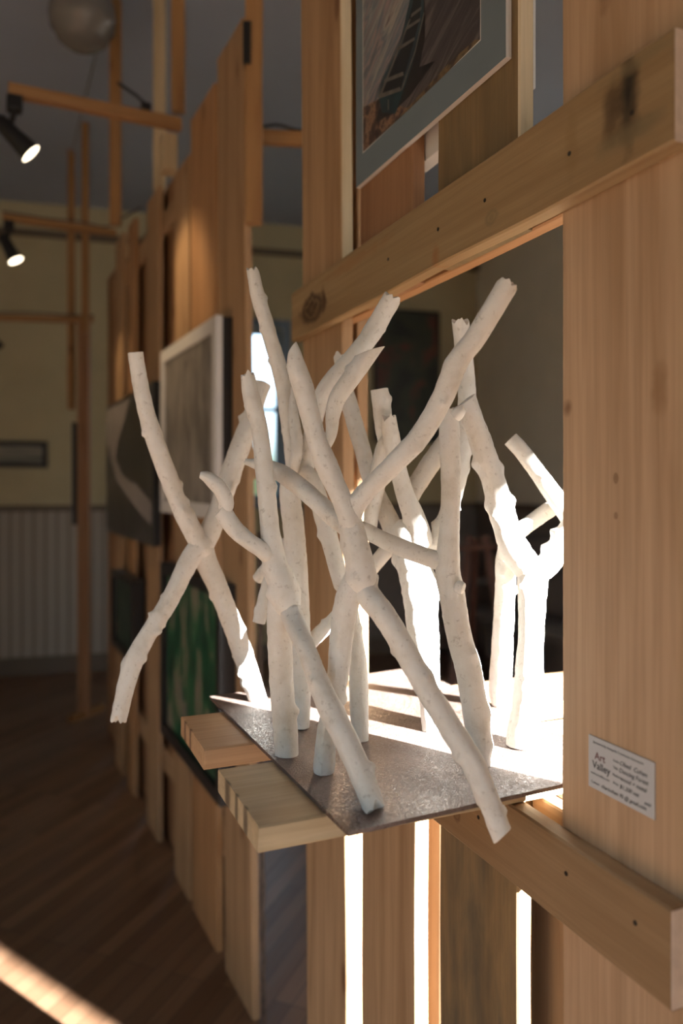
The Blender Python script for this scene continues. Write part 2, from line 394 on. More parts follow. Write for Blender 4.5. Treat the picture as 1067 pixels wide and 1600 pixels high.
strip('trim_8', r0, rd, N, 9.0, (BR-r0).length-.04, RAILZ, RAILZ+.05, .04, M['dark_trim'])
strip('baseboard_back', BL, bd, bin_, 0, LB, 0, .14, .03, M['dark_trim'])

# ------------------------------------------------------------------ the near partition
T = .022
near = thing('display_partition', 'tall rough pine slat partition with a shelf opening, nearest the camera', 'partition', wp(.3, 0, 0))
TOP = 2.82
def slat(s0, s1, z0, z1, dfront, mat, par, w=wp, ud=U, skew=0, seed=0, name='board', t=T):
    c = (s0+s1)/2
    return board(name, w(c, z0, dfront-t/2), w(c, z1, dfront-t/2), ud, abs(s1-s0), t, mat, par, seed, .0012, skew)
RB, RT = H+.288, H+.386                 # upper rail
LT, LBm = H-.360, H-.447                # lower rail
POST_M = wood('post_pine', (.52, .36, .235), (.36, .225, .13), knots=False, spots=[
    (H-(1.41)+.08, .125, .012, .009, (.12, .05, .02), .85, False), (H-1.41+.085, -.0, .03, .012, (.24, .12, .05), .6, False), (H-1.41+.50, .07, .05, .010, (.15, .06, .02), .7, False),
    (H-1.41+.006, .055, .006, .004, (.14, .07, .03), .8, True), (H-1.41-.03, .055, .005, .004, (.16, .08, .04), .8, True), (H-1.41+.35, .09, .02, .006, (.2, .09, .03), .6, False)])
slat(-.27, 0, 0, TOP, 0, POST_M, near, seed=1)
SL3 = [M['weathered'], M['olive_board']]
slat(.078, .255, 0, LT, 0, M['weathered'], near, seed=2); slat(.079, .261, RB+.008, TOP, 0, M['olive_board'], near, seed=3)
slat(.325, .515, 0, LT, 0, M['pine'], near, seed=4); slat(.335, .52, RB+.008, TOP, 0, M['pine_red'], near, seed=5)
slat(.592, .795, 0, TOP, 0, M['pine'], near, skew=.05, seed=6)
for (s_, za, zb_, sk) in ((.592, RT, TOP, .05*(TOP-RT)/TOP), (.079, RT, TOP, 0)):     # paler edge strips, side light put into their colour
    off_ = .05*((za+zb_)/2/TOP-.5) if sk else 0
    e = board('lit_edge_strip', wp(s_-.0012+off_, za, -T/2), wp(s_-.0012+off_, zb_, -T/2), U, .004, T*.96, M['lit_edge_pine'], near, 17, 0, sk); e['label'] = 'board edge coloured paler as if lit from the side'
# boards nailed on the back
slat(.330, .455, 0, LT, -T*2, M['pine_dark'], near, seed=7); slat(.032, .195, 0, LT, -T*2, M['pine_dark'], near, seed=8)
# rails front and back, each sandwiching the boards
KN = (.30, .13, .055)
RAIL_M = wood('rail_pine', (.35, .242, .13), (.245, .157, .077), knots=False, spots=[
    (.370, -.006, .072, .032, (.055, .026, .012), 1.0, True), (.315, -.002, .014, .030, (.10, .05, .022), .9, False),
    (-.437, .012, .017, .056, (.022, .017, .011), 1.0, False), (-.418, .010, .018, .036, (.08, .05, .025), .9, False), (-.44, -.02, .05, .014, (.17, .13, .07), .75, False), (-.36, .0, .012, .05, (.24, .15, .065), .6, False), (-.45, .04, .06, .008, (.2, .15, .08), .6, False),
    (.18, .03, .16, .012, (.30, .15, .06), .6, False), (-.09, -.035, .012, .018, (.30, .11, .03), .7, False), (-.22, -.025, .016, .012, (.2, .15, .08), .7, True)])
def rail(s0, s1, z0, z1, d0, mat, seed, t=T, name='rail'):
    return board(name, wp(s0, (z0+z1)/2, d0+t/2), wp(s1, (z0+z1)/2, d0+t/2), UP, z1-z0, t, mat, near, seed)
ur = rail(-.172, .808, RB, RT, 0, RAIL_M, 11)
rail(-.17, .81, RB-.004+.012, RT, -2*T, M['pine_warm'], 12)
LRM = wood('low_rail_pine', (.33, .22, .125), (.23, .145, .078), spots=[(-.05, -.012, .012, .012, (.12, .06, .03), .8, True), (.09, .02, .010, .008, (.13, .06, .03), .8, True)], knots=False)
lr = rail(-.168, .62, LBm, LT, 0, LRM, 13)
rail(-.17, .81, LBm, LT, -2*T, M['pine'], 14)
box('sun_stop', wp(-.045, (RB+LT)/2, -T-.0065), U, N, UP, .09, .012, RB-LT-.002, M['pine'], near, .002)  # unseen strip added behind the post to block sun from the plate
slat(.63, .80, 0, TOP, -2*T, M['pine'], near, seed=9)  # unseen board added behind its neighbour to narrow the floor sun stripe
# end grain on the rails and nails
for (z0, z1) in ((RB, RT), (LBm, LT)):
    s = -.1722 if z0 == RB else -.1682
    e = box('end_grain', wp(s-.0006, (z0+z1)/2, T/2), U, N, UP, .0012, T-.002, z1-z0-.003, M['rail_end'], near, 0); e['label'] = 'pale sawn end of the rail'
for (px, py) in ((889, 240), (757, 313), (684, 358), (606, 405), (987, 176), (884, 1365), (992, 1442), (747, 1277)):
    s, z = W(px, py, T)
    b = bmesh.new(); add_tube(b, [wp(s, z, T-.001), wp(s, z, T+.0005)], .0024, 10); link('nail', b, M['nail'], near)

# ------------------------------------------------------------------ shelf boards and steel plate
ZB = LT+.0005
def shelf(s0, s1, mat, label, seed):
    o = board('shelf_board', wp((s0+s1)/2, ZB+.0135, .3155), wp((s0+s1)/2, ZB+.0135, -.40), U, s1-s0, .0265, mat, None, seed, .0015)
    tag(o, label, 'shelf board', 'boards carrying the steel plate'); return o
shelf(.060, .224, M['shelf_pale'], 'pale thick board under the front corner of the steel plate', 21)
shelf(.296, .445, M['shelf_warm'], 'warm brown board under the far end of the plate, left of the pale one', 22)
ZP = ZB+.0270
PL = [(.006, .244), (.516, .257), (.560, -.118), (.028, -.13)]
bm = bmesh.new()
th = .0045
rr = random.Random(3)
loop = []
for i in range(4):
    a, b = PL[i], PL[(i+1) % 4]
    for k in range(24):
        t = k/24; j = .0007*noise.noise((i*9+k*.7, 2, 1))
        loop.append((a[0]+(b[0]-a[0])*t+(j if k else 0), a[1]+(b[1]-a[1])*t+(j if k else 0)))
lo_ = [bm.verts.new(wp(s, ZP, d)) for s, d in loop]; hi_ = [bm.verts.new(wp(s, ZP+th, d)) for s, d in loop]
bm.faces.new(lo_[::-1]); bm.faces.new(hi_)
for i in range(len(loop)): j = (i+1) % len(loop); bm.faces.new((lo_[i], lo_[j], hi_[j], hi_[i]))
bmesh.ops.recalc_face_normals(bm, faces=bm.faces)
plate = tag(link('steel_plate', bm, M['steel']), 'dark rusty steel plate lying across the two shelf boards', 'plate')
ZT = ZP+th

# ------------------------------------------------------------------ white branch figures
def limb(root, name, pts, z0, z1=None, seed=0, end0='in', end1='cut', knots=1.0, ridge=None, lump=.06, sdir=(.7, .3)):
    """pts: (x, y, r) traced on the photograph at distances running from z0 to z1; end: 'in' (inside another limb), 'cut', 'slant', 'jag'"""
    z1 = z0 if z1 is None else z1
    d = [0]
    for a, b in zip(pts, pts[1:]): d.append(d[-1]+math.hypot(a[0]-b[0], a[1]-b[1]))
    zs = [(p[3] if len(p) > 3 else z0+(z1-z0)*q/d[-1]) for p, q in zip(pts, d)]
    cp = [P(p[0], p[1], z) for p, z in zip(pts, zs)]; rad = [p[2]*z/FPX for p, z in zip(pts, zs)]
    # resample evenly
    fine = catmull(cp, 12); fr = catmull([Vector((r, 0, 0)) for r in rad], 12)
    path = [fine[0]]; rads = [fr[0].x]; acc = 0
    step = .0042
    for i in range(1, len(fine)):
        seg = (fine[i]-fine[i-1]).length
        while acc+seg >= step and seg > 0:
            t = (step-acc)/seg
            q = fine[i-1].lerp(fine[i], t); path.append(q); rads.append(fr[i-1].x+(fr[i].x-fr[i-1].x)*t)
            fine[i-1] = q; fr[i-1] = Vector((rads[-1], 0, 0)); seg = (fine[i]-q).length; acc = 0
        acc += seg
    if (path[-1]-fine[-1]).length > .001: path.append(fine[-1]); rads.append(fr[-1].x)
    n = len(path); rn = random.Random(seed*31+5); L = n*step
    kn = [(rn.uniform(.06, .94)*L, rn.uniform(0, 6.283), rn.uniform(.16, .46), rn.uniform(.28, .62)) for _ in range(max(1, int(L/.034*knots)))]
    ox = seed*13.7
    SEG = 26; bm = bmesh.new(); rings = []; prev = None
    for i, p in enumerate(path):
        t = (path[min(i+1, n-1)]-path[max(i-1, 0)]).normalized()
        if prev is None: x, y = frame_of(t)
        else: x = (prev-t*prev.dot(t)).normalized(); y = t.cross(x)
        prev = x; s = i*step; ring = []
        for k in range(SEG):
            a = 2*math.pi*k/SEG; ca, sa = math.cos(a), math.sin(a); r = rads[i]
            q = (ca*.9+ox, sa*.9, s*22)
            f = 1+lump*noise.noise(q)+lump*.9*noise.noise((ca*2.2+ox, sa*2.2, s*75))+lump*.55*noise.noise((ca*4+ox, sa*4, s*190))
            for ks, ka, kh, kw in kn:
                da = (a-ka+math.pi) % (2*math.pi)-math.pi; dz = (s-ks)/max(r, .006)
                e = (da/.36)**2+(dz/kw)**2
                if e < 8: f += kh*math.exp(-e)
            if ridge is not None:
                da = (a-ridge+math.pi) % (2*math.pi)-math.pi; f += .10*math.exp(-(da/.16)**2)*(.7+.6*noise.noise((s*60, 3, ox)))
            off = Vector((0, 0, 0))
            for e, kind in ((0, end0), (1, end1)):
                if kind == 'in':
                    m = (s if e == 0 else (n-1)*step-s)/max(r, .004)
                    if m < 1: f *= math.sqrt(max(0, 1-(1-m)**2))*.97+.03
            for e, kind in ((0, end0), (1, end1)):
                if kind in ('slant', 'jag'):
                    m = (s if e == 0 else (n-1)*step-s)
                    if m < r*2.2:
                        w_ = 1-m/(r*2.2); sg = -1 if e == 0 else 1
                        amp = ((x*ca+y*sa).dot(Vector((sdir[0], 0, sdir[1])))*.9 if kind == 'slant' else 1.3*noise.noise((ca*1.6+ox*3, sa*1.6, 5)))
                        off += t*sg*amp*r*w_*.8
            ring.append(bm.verts.new(p+(x*ca+y*sa)*r*f+off))
        rings.append(ring)
    for a, b in zip(rings, rings[1:]):
        for k in range(SEG): bm.faces.new((a[k], a[(k+1) % SEG], b[(k+1) % SEG], b[k]))
    for ring, e, kind in ((rings[0], -1, end0), (rings[-1], 1, end1)):
        c = sum((v.co for v in ring), Vector())/SEG
        t = (path[1]-path[0] if e < 0 else path[-1]-path[-2]).normalized()*e
        r = rads[0] if e < 0 else rads[-1]
        inner = [bm.verts.new(c+(v.co-c)*.86+t*r*(.07+.05*noise.noise(v.co*90))) for v in ring]
        core = [bm.verts.new(c+(v.co-c)*.45+t*r*(.02+.10*noise.noise(v.co*140))) for v in ring]
        cc = bm.verts.new(c+t*r*.03)
        for k in range(SEG):
            j = (k+1) % SEG
            for q in ((ring[k], ring[j], inner[j], inner[k]), (inner[k], inner[j], core[j], core[k])): bm.faces.new(q if e > 0 else q[::-1])
            bm.faces.new((core[k], core[j], cc) if e > 0 else (core[j], core[k], cc))
    bmesh.ops.recalc_face_normals(bm, faces=bm.faces)
    zmin = ZT+.0004
    if name in ('leg', 'trunk'):                                    # a foot is cut level where it stands on the plate
        for v in bm.verts:
            q = v.co-A; s, dd = q.dot(U), q.dot(N)
            if v.co.z < zmin and 0 < s < .57 and -.14 < dd < .27: v.co.z = zmin
    return link(name, bm, M['white_paint'], root, angle=.75)
def figure(label, loc): return thing('branch_figure', label, 'branch sculpture', loc, 'white branch figures on the steel plate')

def foot(px, py): 
    Z = (H-ZT)*FPX/(py-HOR); return Z
# A: the X-shaped one at the left
a = figure('leftmost white branch figure, an X of four limbs reaching out past the plate', P(402, 1095, 1.17))
limb(a, 'arm', [(322, 872, 15), (303, 834, 15.5), (283, 797, 14), (262, 742, 14.5), (243, 692, 14), (227, 640, 13), (217, 590, 12), (211, 550, 12)], 1.12, 1.07, 1, knots=1.4)
limb(a, 'arm', [(306, 876, 15), (318, 850, 17), (338, 806, 16), (357, 748, 16), (374, 700, 16), (391, 655, 14), (402, 622, 13), (410, 599, 13)], 1.12, 1.18, 2, knots=1.2)
limb(a, 'leg', [(328, 838, 14), (300, 868, 16), (266, 935, 14), (232, 990, 14), (211, 1028, 14.5), (197, 1070, 14), (185, 1123, 12.5)], 1.12, 1.06, 3, end1='jag', knots=1.6)
limb(a, 'leg', [(304, 832, 13), (314, 858, 19), (322, 880, 17), (343, 925, 15.5), (363, 977, 15.5), (380, 1026, 15.5), (392, 1062, 15), (402, 1094, 14)], 1.12, foot(402, 1094), 4, end1='slant', knots=1.6)
# B: front left
b = figure('white branch figure with a post-like straight leg by the plate\'s left edge', P(447, 1180, .935))
limb(b, 'trunk', [(386, 584, 11), (393, 624, 13.5), (404, 666, 13), (412, 730, 14), (416, 773, 15), (420, 815, 15), (425, 858, 17.5), (431, 890, 20), (439, 908, 22), (447, 940, 23), (452, 965, 19)], .925, .915, 5, end0='jag', end1='in', knots=1.0, ridge=2.0)
limb(b, 'leg', [(436, 900, 13), (437, 930, 18), (436, 965, 19), (437, 1003, 19), (440, 1074, 18.5), (446, 1145, 18.5), (448, 1180, 18)], .92, foot(448, 1179), 6, knots=.5, ridge=1.2, lump=.05)
limb(b, 'leg', [(433, 892, 10, .945), (446, 932, 15, .922), (458, 968, 17, .902), (477, 1012, 15.5), (501, 1074, 17.5), (522, 1121, 19), (546, 1169, 19.5), (571, 1228, 19), (585, 1267, 18)], .905, foot(585, 1267), 7, end1='jag', knots=1.2)
limb(b, 'arm', [(426, 874, 14, .915), (406, 857, 13), (385, 843, 13), (366, 826, 14), (352, 806, 14), (346, 794, 14)], .91, .90, 8, end1='slant', knots=.6)
limb(b, 'arm', [(351, 803, 11), (353, 784, 12), (345, 766, 12), (334, 754, 11.5), (322, 745, 9), (312, 742, 5)], .90, .89, 9, end0='in', knots=.3, lump=.04)
# C: the tall one in the middle
c = figure('largest white branch figure, its long right leg hanging over the plate\'s front edge', P(506, 1206, .88))
limb(c, 'arm', [(456, 543, 8), (461, 566, 14), (472, 602, 16.5), (483, 645, 15.5), (494, 688, 15.5), (507, 721, 18), (520, 751, 16), (531, 775, 16), (542, 800, 17), (549, 835, 15)], .87, .865, 10, end0='slant', end1='in', knots=1.3, sdir=(1.3, .2))
limb(c, 'arm', [(546, 830, 15, .87), (553, 795, 16, .868), (574, 766, 15.5, .862), (616, 724, 16), (657, 680, 17), (687, 629, 17), (702, 594, 18), (713, 566, 17)], .865, .83, 11, end1='in', knots=.6, lump=.045)
limb(c, 'arm', [(702, 592, 17), (709, 575, 18.5), (720, 556, 17), (742, 528, 17), (769, 484, 17), (794, 442, 17.5)], .833, .82, 12, end0='jag', end1='jag', knots=.2, lump=.035)
limb(c, 'arm', [(552, 832, 15, .872), (522, 809, 15), (495, 784, 14.5), (465, 758, 14.5), (435, 737, 14), (408, 727, 10), (385, 722, 5)], .87, 1.0, 13, end1='jag', knots=.5)
limb(c, 'trunk', [(541, 785, 14, .878), (547, 815, 19, .87), (556, 858, 21.5), (562, 888, 24), (562, 907, 26), (556, 930, 22)], .865, .865, 14, end0='in', end1='in', knots=.5, lump=.045)
limb(c, 'leg', [(560, 880, 15), (555, 908, 20), (541, 942, 19.5), (532, 1002, 18.5), (528, 1050, 17.5), (520, 1098, 16), (510, 1145, 15.5), (506, 1193, 16.5), (505, 1207, 15)], .865, foot(505, 1207), 15, knots=.8, ridge=.3)
limb(c, 'leg', [(557, 868, 13, .878), (563, 900, 18.5, .870), (575, 930, 19.5, .860), (602, 964, 19), (643, 1035, 18.5), (682, 1103, 18.5), (716, 1157, 19), (741, 1200, 18.5), (765, 1259, 17.5), (784, 1306, 17)], .862, .772, 16, end1='slant', knots=1.1, sdir=(-.3, -.6))
# D: right of centre
d_ = figure('white branch figure with a knotted trunk, between the tall one and the post', P(748, 1196, .905))
limb(d_, 'trunk', [(700, 640, 12), (701, 668, 16), (702, 700, 16), (704, 760, 15.5), (702, 820, 15.5), (700, 850, 17), (699, 895, 20), (704, 920, 20.5), (710, 955, 20), (718, 1000, 20), (731, 1045, 20.5), (743, 1113, 21), (749, 1157, 19), (750, 1196, 15)], .93, foot(750, 1196), 17, end0='jag', knots=.4, lump=.045)
limb(d_, 'knot', [(708, 915, 12), (718, 918, 10.5), (726, 921, 9)], .90, .893, 18, end1='in', knots=2, lump=.12)
limb(d_, 'knot', [(706, 655, 12), (717, 643, 10), (724, 634, 8)], .925, .92, 19, end1='in', knots=2, lump=.12)
limb(d_, 'arm', [(700, 880, 17), (674, 873, 14.5), (635, 859, 14), (599, 844, 13), (575, 831, 12.5), (560, 824, 12)], .915, .95, 20, knots=.4, lump=.04)
# E: far right
e_ = figure('white branch figure farthest right, its arms running behind the wide post', P(815, 1165, .97))
limb(e_, 'trunk', [(836, 868, 20), (832, 900, 24), (831, 930, 21.5), (830, 970, 20), (827, 1030, 21), (823, 1103, 22.5), (816, 1144, 24), (814, 1166, 24)], .985, foot(814, 1166), 21, end0='in', knots=.9)
limb(e_, 'arm', [(832, 900, 22), (818, 880, 23), (804, 860, 23), (791, 828, 21), (779, 780, 19.5), (763, 730, 18), (748, 682, 17.5), (737, 652, 16.5), (729, 625, 15)], .985, .965, 22, end1='slant', knots=1.6, lump=.08, sdir=(.5, .2))
limb(e_, 'arm', [(832, 895, 20), (852, 884, 19), (868, 864, 19), (884, 838, 18), (902, 802, 16), (918, 770, 14)], .985, 1.02, 23, knots=1.2)
limb(e_, 'arm', [(797, 686, 12), (812, 702, 12.5), (831, 727, 12.5), (856, 762, 14), (879, 793, 15), (900, 826, 15)], 1.03, 1.01, 24, end0='cut', end1='in', knots=.8)
limb(e_, 'arm', [(795, 850, 12), (816, 827, 12), (842, 807, 12.5), (872, 786, 13), (895, 768, 13)], 1.03, 1.05, 25, end0='in', knots=.5)
limb(e_, 'leg', [(795, 845, 14), (788, 880, 15), (789, 910, 15.5), (786, 970, 16), (783, 1030, 16.5), (780, 1080, 16.5), (778, 1102, 10)], 1.02, foot(778, 1102), 26, end0='in', knots=.8)
# F: behind the tall one
f_ = figure('thick-trunked white branch figure behind the tall one, many-armed, its trunk half in the sun', P(672, 1141, 1.03))
limb(f_, 'trunk', [(622, 812, 17), (634, 838, 23), (648, 890, 27), (656, 940, 26), (661, 1000, 24), (667, 1048, 20), (671, 1100, 16), (673, 1141, 14)], 1.05, foot(673, 1141), 27, end0='in', knots=.8, lump=.07)
limb(f_, 'arm', [(655, 862, 22), (655, 835, 18), (646, 808, 17), (634, 778, 15), (625, 748, 13.5), (615, 705, 13.5), (609, 672, 13), (607, 652, 11.5)], 1.04, 1.02, 28, end1='jag', knots=.9)
limb(f_, 'arm', [(614, 688, 13), (603, 694, 14.5), (593, 730, 14), (586, 770, 13), (580, 800, 12), (577, 826, 11)], 1.03, 1.06, 29, end0='in', end1='jag', knots=.6)
limb(f_, 'arm', [(604, 700, 12), (599, 665, 14), (596, 635, 14.5), (592, 608, 14)], 1.045, 1.04, 30, end0='in', end1='cut', knots=.5)
limb(f_, 'arm', [(640, 870, 20), (618, 835, 17), (597, 790, 14), (577, 745, 13), (565, 700, 13), (552, 655, 13), (541, 615, 12), (529, 558, 9)], 1.06, 1.12, 31, end1='jag', knots=.9)
limb(f_, 'arm', [(655, 850, 18), (679, 848, 15), (693, 822, 14), (706, 780, 14), (717, 730, 15), (727, 660, 15), (729, 610, 14), (724, 550, 14), (719, 503, 13.5)], 1.05, 1.01, 32, end1='jag', knots=.8)
limb(f_, 'arm', [(634, 790, 13), (648, 762, 14.5), (667, 732, 15), (681, 712, 15), (702, 680, 14)], 1.06, 1.07, 33, end0='in', knots=.6)
limb(f_, 'arm', [(632, 838, 14), (606, 858, 12), (590, 876, 11.5), (578, 892, 11)], 1.06, 1.07, 34, knots=.5)
# G: behind the front left one
g_ = figure('white branch figure behind the front left ones, with crossing arms under the upper rail', P(470, 1130, 1.06))
limb(g_, 'trunk', [(452, 730, 12), (452, 770, 16), (456, 800, 17), (460, 840, 17), (464, 900, 17), (468, 980, 16.5), (471, 1060, 15.5), (470, 1138, 12)], 1.06, foot(470, 1138), 35, end0='in', knots=.7)
limb(g_, 'arm', [(453, 790, 12), (456, 742, 10), (454, 697, 11), (448, 647, 12), (442, 603, 12.5), (433, 565, 12.5), (424, 536, 11.5), (414, 500, 11.5), (402, 462, 11), (394, 421, 9.5)], 1.07, 1.06, 36, end0='in', end1='jag', knots=1.3)
limb(g_, 'bark_strip', [(457, 606, 3, 1.035), (458, 650, 8, 1.03), (464, 690, 9, 1.03), (461, 722, 8, 1.035), (458, 746, 3, 1.04)], 1.03, 1.03, 37, end0='jag', end1='jag', knots=1.5, lump=.2)
limb(g_, 'arm', [(455, 782, 14), (468, 752, 13), (480, 722, 13), (491, 655, 13), (508, 609, 13.5), (538, 570, 13), (569, 537, 14.5), (593, 499, 15.5), (613, 464, 14.5)], 1.06, 1.0, 38, end0='in', end1='jag', knots=.6)
limb(g_, 'arm', [(494, 716, 7), (508, 698, 8), (517, 677, 9), (519, 652, 11), (527, 622, 13.5), (550, 588, 14.5), (577, 549, 15)], .97, .965, 39, end0='in', end1='slant', knots=.9, sdir=(1.6, -.9))
limb(g_, 'arm', [(472, 730, 12), (487, 752, 14), (500, 790, 14.5), (513, 838, 14), (524, 880, 13), (536, 925, 12)], 1.03, 1.01, 40, end0='in', end1='in', knots=.6)
limb(g_, 'leg', [(536, 915, 12), (549, 965, 12.5), (558, 1028, 13.5), (560, 1085, 14.5), (562, 1157, 13.5)], 1.01, foot(562, 1157), 41, end0='in', knots=.7)
limb(g_, 'arm', [(466, 1024, 11), (490, 999, 11), (515, 974, 11), (542, 945, 11)], 1.06, 1.04, 42, end0='in', end1='in', knots=.8)
limb(g_, 'arm', [(452, 842, 12), (436, 868, 11), (420, 910, 11), (410, 948, 11), (404, 973, 10)], 1.075, 1.06, 43, end0='in', knots=.4)
limb(g_, 'arm', [(440, 868, 10), (424, 880, 10), (412, 893, 10), (402, 905, 9)], 1.07, 1.09, 44, end0='in', knots=.3)

# ------------------------------------------------------------------ label card on the post
s1, zt_ = W(921, 1147, 0); s2 = W(1024, 1278, 0)[0]; zb_ = W(920, 1226, 0)[1]
zb_ = zt_-.0515
card = thing('label_card', 'small white artist card with printed and handwritten lines on the wide post', 'card', wp((s1+s2)/2, zb_, .0008))
box('paper', wp((s1+s2)/2, (zt_+zb_)/2, .0010), U, N, UP, s1-s2, .0012, zt_-zb_, M['card'], card, 0)
CW, CH = s1-s2, zt_-zb_
def text_on(parent, name, body, x, y, size, mat, shear=0, bold=0, base=None, right=None, normal=None):
    cu = bpy.data.curves.new(name, 'FONT'); cu.body = body; cu.size = size; cu.shear = shear; cu.offset = bold; cu.extrude = .00006
    o = bpy.data.objects.new(name, cu); C.objects.link(o); bpy.context.view_layer.update()
    me = bpy.data.meshes.new_from_object(o.evaluated_get(bpy.context.evaluated_depsgraph_get())); C.objects.unlink(o); bpy.data.objects.remove(o)
    bmt = bmesh.new(); bmt.from_mesh(me); bpy.data.meshes.remove(me)
    for v in bmt.verts: q = v.co.copy(); v.co = base+right*(x+q.x)+UP*(y+q.y)+normal*(.0001+q.z)
    return link(name, bmt, mat, parent)
cb = wp(s1, zb_, .00165); rt_ = -U
def ct(body, x, y, size, mat='ink', shear=0, bold=0, name='print'): text_on(card, name, body, x*CW, y*CH, size, M[mat], shear, bold, cb, rt_, N)
ct('Sponsored by Annapolis Community Association', .075, .88, .0034)
ct('Art', .105, .585, .0105, 'ink_red', 0, .00012); ct('Valley', .065, .40, .0105, 'ink', 0, .00012)
ct('Artist:', .40, .70, .0034); ct('Title:', .40, .57, .0034); ct('Medium:', .39, .43, .0034); ct('Price:', .40, .28, .0034)
ct('www.artvalley.com', .04, .275, .0034); ct('Contact:', .045, .10, .0034)
H_ = dict(shear=.25, bold=.00005, name='handwriting')
ct('Obed  Cohen', .50, .685, .0062, **H_); ct('Dancing Forest', .49, .55, .0060, **H_); ct('wood + metal', .51, .41, .0058, **H_); ct('$1,200 net', .50, .26, .0056, **H_); ct('sold', .86, .19, .0046, **H_)
ct('charicohen 95 @ gmail.com', .21, .09, .0052, **H_)

# ------------------------------------------------------------------ seascape hung above the rail
PT = .009
sL, zB = W(556, 292, PT); sR = W(790, 88, PT)[0]; zB = (zB+W(790, 92, PT)[1])/2; zTp = zB+.62
pt = thing('framed_painting', 'seascape with a beached rowing boat in a wide blue-grey mat, hung above the rail', 'painting', wp((sL+sR)/2, zB, PT))
box('panel', wp((sL+sR)/2, (zB+zTp)/2, PT/2+.0003), U, N, UP, sL-sR, PT-.001, zTp-zB, M['white_frame'], pt, .0008)
pl, zl = W(567, 238, PT); pr = W(750, 62, PT)[0]; zl = (zl+W(750, 62, PT)[1])/2; zh = zTp-.05
def flat(name, quads, mats, parent, wfun, d):
    bm = bmesh.new()
    for qi, (q, mi, dd) in enumerate(quads):
        f = bm.faces.new([bm.verts.new(wfun(s, z, d+dd)) for s, z in q]); f.material_index = mi
    bmesh.ops.recalc_face_normals(bm, faces=bm.faces); return link(name, bm, mats, parent)
def ringquads(l, r, b, t, l2, r2, b2, t2, dd=0):
    return [([(l, b), (r, b), (r2, b2), (l2, b2)], 0, dd), ([(r, b), (r, t), (r2, t2), (r2, b2)], 0, dd), ([(r, t), (l, t), (l2, t2), (r2, t2)], 0, dd), ([(l, t), (l, b), (l2, b2), (l2, t2)], 0, dd)]
g1 = .0015
flat('mat', ringquads(sL, sR, zB, zTp, pl+g1, pr-g1, zl-g1, zh), [M['mat_blue']], pt, wp, PT+.0004)
flat('mat_bevel', ringquads(pl+g1, pr-g1, zl-g1, zh, pl, pr, zl, zh-.002), [M['white_frame']], pt, wp, PT+.0004)
SEA = picture_mat('sea_paint', [(.28, (.03, .035, .045)), (.40, (.13, .145, .17)), (.47, (.32, .24, .24)), (.53, (.11, .15, .19)), (.60, (.36, .33, .31)), (.68, (.13, .10, .11)), (.76, (.05, .06, .075))], 5, 6, .9, (0, 0, 0), (1.0, 7, 1), .5, 28)
SAND = picture_mat('wet_sand_paint', [(.3, (.022, .017, .018)), (.48, (.06, .05, .052)), (.56, (.13, .11, .11)), (.66, (.05, .04, .04))], 5, 6, .6, (0, 0, 0), (.9, 8, 1), .5, 24)
SH = picture_mat('shadow_paint', [(.3, (.008, .007, .008)), (.7, (.025, .018, .016))], 14)
HULL = picture_mat('hull_paint', [(.3, (.012, .022, .03)), (.6, (.018, .05, .062)), (.75, (.04, .085, .095))], 12)
DECK = plain('thwart_paint', (.13, .12, .11), .6, 0, .3, 60); DARK = plain('boat_inside_paint', (.012, .013, .016), .6)
ROCK = picture_mat('rock_paint', [(.35, (.02, .014, .014)), (.5, (.09, .05, .04)), (.58, (.28, .17, .10)), (.66, (.05, .03, .03))], 40)
OCHRE = picture_mat('ochre_paint', [(.4, (.05, .035, .025)), (.55, (.19, .13, .06)), (.7, (.08, .06, .04))], 35)
def q(pts, mi, dd): return ([W(x, y, PT) for x, y in pts], mi, dd)
quads = [([(pl, zl), (pr, zl), (pr, zh-.002), (pl, zh-.002)], 0, 0)]
quads += [q([(672, -60), (750, -160), (750, 62), (622, 185), (628, 150)], 1, .0001), q([(567, 168), (600, 150), (622, 165), (640, 170), (567, 238)], 6, .0002), q([(597, 208), (640, 165), (700, 100), (742, 62), (750, 62), (700, 112), (640, 170), (600, 207)], 7, .0003),
          q([(655, -30), (664, 5), (664, 60), (655, 105), (680, 95), (640, 150), (612, 178), (588, 190), (592, 170), (618, 170), (628, 100)], 2, .0004),
          q([(650, -40), (662, 0), (662, 30), (645, 100), (624, 160), (618, 178), (597, 176), (591, 150), (600, 118), (622, 78)], 3, .0005),
          q([(651, -20), (658, 2), (656, 30), (640, 90), (626, 140), (596, 148), (606, 115), (628, 75)], 5, .0006),
          q([(591, 148), (625, 136), (627, 142), (593, 154)], 4, .0007), q([(601, 124), (630, 112), (631, 118), (600, 130)], 4, .0007), q([(620, 75), (648, 58), (648, 63), (620, 81)], 4, .0007), q([(635, 42), (657, 28), (657, 33), (634, 48)], 4, .0007), q([(643, 22), (659, 10), (659, 15), (642, 28)], 4, .0007),
          q([(591, 150), (593, 148), (622, 76), (640, 30), (642, 30), (624, 78), (596, 150)], 4, .0008), q([(626, 142), (629, 141), (650, 80), (664, 20), (662, 20), (648, 80)], 4, .0008), q([(606, 156), (608, 155), (608, 172), (606, 172)], 4, .0008)]
quads = [([(s, min(z, zh-.002)) for s, z in qq], mi, dd) for qq, mi, dd in quads]
cv = flat('canvas', quads, [SEA, SAND, SH, HULL, DECK, DARK, ROCK, OCHRE], pt, wp, PT+.0002)
# picture hung on the back of the partition
bk = thing('framed_picture', 'white framed picture seen from the side in the gap by the wide post', 'picture', wp(.24, H+.475, -.036))
sr = .104
box('frame', wp(sr+.18, H+.478+.25, -T-.0125), U, N, UP, .36, .022, .50, M['white_frame'], bk, .0015)
box('backing', wp(sr+.18, H+.478+.25, -T-.026), U, N, UP, .33, .004, .47, M['card'], bk, 0)

